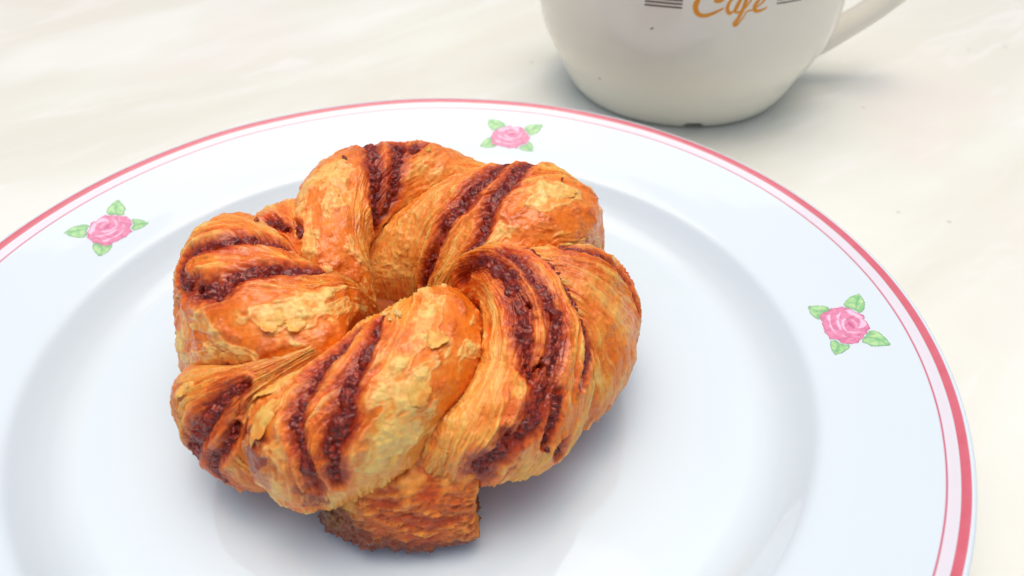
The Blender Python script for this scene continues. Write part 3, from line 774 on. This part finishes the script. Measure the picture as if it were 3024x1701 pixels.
# tail end of the strand, cut square
def tail():
    nu, nv = 200, 260
    K = np.array([(-1.9, -4.0), (-1.4, -4.25), (-.6, -4.42), (.4, -4.5), (1.44, -4.34)])
    u = np.linspace(0, 1, nu); a = np.linspace(0, 2 * np.pi, nv, endpoint=False)
    c = catmull(K, u)
    hw = np.interp(u, [0, .15, .5, 1], [.9, 1.25, 1.52, 1.42]); hz = np.interp(u, [0, .15, .5, 1], [.80, 1.05, 1.24, 1.27])
    ca, sa = np.cos(a), np.sin(a)
    q = (np.abs(ca) ** 3.0 + np.abs(sa) ** 3.0) ** (-1 / 3.0)
    Y = c[:, 1:2] - hw[:, None] * (ca * q)[None]; Z = FLOOR + hz[:, None] * (1 + (sa * q)[None])
    X = c[:, 0:1] + 0 * Y
    # front face leans back a little toward the top
    Y = Y + 0.22 * (Z - FLOOR)
    # square cut end
    P = np.stack([X, Y, Z], -1)
    endf = [(1, 1), (1.04, .97), (1.065, .91), (1.075, .82), (1.03, .7), (1.02, .5), (1.015, .3), (1.01, .1), (1.01, 0)]
    cc = P[-1].mean(0); caps = []
    for k_, s_ in endf[1:]:
        q_ = cc + (P[-1] - cc) * s_; q_[:, 0] += (k_ - 1) * 2.2; caps.append(q_)
    P = np.concatenate([P, np.array(caps)]); n2 = P.shape[0]
    N = np.cross(np.gradient(P, axis=0), np.roll(P, -1, 1) - np.roll(P, 1, 1)); N /= np.linalg.norm(N, axis=-1)[..., None] + 1e-9
    ctr = np.concatenate([np.stack([c[:, 0], c[:, 1], FLOOR + hz], 1), np.repeat(cc[None] - [1, 0, 0], len(caps), 0)])
    if ((P - ctr[:, None]) * N).sum() < 0: N = -N; fl = True
    else: fl = False
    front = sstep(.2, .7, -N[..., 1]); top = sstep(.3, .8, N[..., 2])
    zz = P[..., 2] + .10 * fbm(P * .8, 2)
    lam = fbm(np.stack([P[..., 0] * .9, zz * 5.5, P[..., 1] * .9], -1), 4, .6)
    lamf = fbm(np.stack([P[..., 0] * 3, zz * 15, P[..., 1] * 3], -1), 3, .6)
    med = fbm(P * 2.4 + 5, 4); fine = fbm(P * 8, 3); big = fbm(P * .8 + 3, 2)
    c1, c2, ic = cells(P * np.array([3.0, 3.0, 6.0]))
    pits = sstep(.25, .5, c1) * front
    # dark filling oozing along the low front left
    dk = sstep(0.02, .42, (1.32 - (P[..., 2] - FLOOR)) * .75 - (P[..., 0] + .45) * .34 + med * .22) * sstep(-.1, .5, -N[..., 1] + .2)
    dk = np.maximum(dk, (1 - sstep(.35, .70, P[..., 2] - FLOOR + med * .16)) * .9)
    l1, l2, li = cells(P * 5.2)
    tx = zz * 6.5 + lam * 1.4; fr = tx - np.floor(tx)
    d = (fr - .5) * .045 * (1 - top) + lam * .045 * (1 - top * .7) + lamf * .025 + med * .07 + big * .08 + fine * .008 - pits * .035 + dk * ((.55 - l1) * .16 - .02)
    P2 = P + N * d[..., None]; P2[..., 2] = np.maximum(P2[..., 2], FLOOR + .002)
    f = sstep(-.5, .5, lam * .8 + med * .5)[..., None]
    C0 = lin((186, 84, 26)) * (1 - f) + lin((226, 146, 62)) * f
    C0 = tint_color(C0, pits, (170, 62, 20), .55)
    C0 = tint_color(C0, (1 - sstep(0, .25, fr)) * (1 - top), (140, 52, 14), .7)  # painted shade in the grooves between the tail's layers
    C0 = tint_color(C0, sstep(.3, .8, lamf + .3 * lam) * front, (240, 186, 120), .35)
    C0 = tint_color(C0, top * sstep(-.3, .4, med), (228, 160, 84), .7)
    pl = (1 - sstep(-1.55, -.6, P[..., 0] + med * .2)) * sstep(1.0, 1.4, P[..., 2]) * (1 - sstep(2.3, 2.6, P[..., 2]))
    C0 = tint_color(C0, pl, (240, 200, 115), .8)
    C0 = np.clip(C0 ** 1.12 * np.array([1.28, 1.34, 1.0]), 0, .9)
    C0 = tint_color(C0, dk, (98, 30, 16), .85); C0 = tint_color(C0, dk * sstep(.4, .7, l1), (140, 52, 22), .6)
    F_ = grid_faces(n2, nv, wrap_v=True)
    if fl: F_ = F_[:, ::-1].copy()
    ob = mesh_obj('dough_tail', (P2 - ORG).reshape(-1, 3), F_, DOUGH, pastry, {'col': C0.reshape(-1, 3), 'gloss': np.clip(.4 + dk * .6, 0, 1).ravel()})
    ob['label'] = 'squared tail end of the strand at the front'
tail()

# loose flakes and crumbs baked onto the surface
def crumb(name, loc, size, rgb, seed, nrm, stretch=(1, 1, .5)):
    a = np.linspace(0, np.pi, 7); b = np.linspace(0, 2 * np.pi, 9, endpoint=False)
    A, B = np.meshgrid(a, b, indexing='ij')
    P = np.stack([np.sin(A) * np.cos(B), np.sin(A) * np.sin(B), np.cos(A)], -1)
    P = P * (1 + .45 * fbm(P * 1.3 + seed * 3.3, 2))[..., None] * np.array(stretch) * size
    q = Vector(nrm).to_track_quat('Z', 'Y').to_matrix(); rot = Matrix.Rotation(seed * 1.7, 3, 'Z')
    M = np.array(q @ rot)
    P = P @ M.T + np.array(loc) - ORG
    n_ = P.shape[0] * P.shape[1]
    mesh_obj(name, P.reshape(-1, 3), grid_faces(7, 9, wrap_v=True), DOUGH, pastry, {'col': np.tile(lin(rgb), (n_, 1)), 'gloss': np.full(n_, .4)}, smooth=False)
def on_twist(seed, th_, ph_):
    lb = LOBES[seed][0]
    uu_, vv_ = np.meshgrid(np.linspace(0, 1, 120), np.sin(np.linspace(-1, 1, 101) * 1.5), indexing='ij')
    t1, p1, _ = lb.tp(uu_, vv_)
    k_ = np.argmin(((t1 - th_) * .0175 * (3.6 + RM * np.cos(np.radians(p1)))) ** 2 + ((p1 - ph_) * .0175 * RM) ** 2)
    t0, p0_, o0 = t1.ravel()[k_], p1.ravel()[k_], _.ravel()[k_]
    a_ = lb.pos(uu_.ravel()[k_:k_ + 1], vv_.ravel()[k_:k_ + 1])[0]
    n_ = a_ - torus(t0, p0_, o0 - 1.0)
    return a_, n_ / np.linalg.norm(n_)
for i, (sd_, th_, ph_, sz, rgb, st) in enumerate([
        (3, 122, 92, .10, (120, 45, 20), (1.2, .5, .4)), (1, 172, 88, .09, (165, 80, 35), (1, .7, .6)),
        (8, 277, 100, .11, (228, 190, 120), (1.3, .6, .5)), (8, 272, 103, .09, (225, 180, 105), (1.2, .8, .4)),
        (8, 274, 96, .06, (232, 195, 130), (1, .8, .6)), (3, 84, 84, .08, (228, 190, 90), (1, .5, .7)),
        (6, 312, 36, .06, (110, 32, 20), (1, .8, .8)), (7, 216, 40, .05, (120, 45, 25), (1, .8, .8)), (4, 28, 70, .05, (150, 62, 28), (1, .8, .8)), (6, 306, 12, .08, (105, 28, 18), (1, .8, .8))]):
    p0, n0 = on_twist(sd_, th_, ph_)
    crumb('crumb', p0 + n0 * (.05 + sz * .25), sz, rgb, i + 1, n0, st)
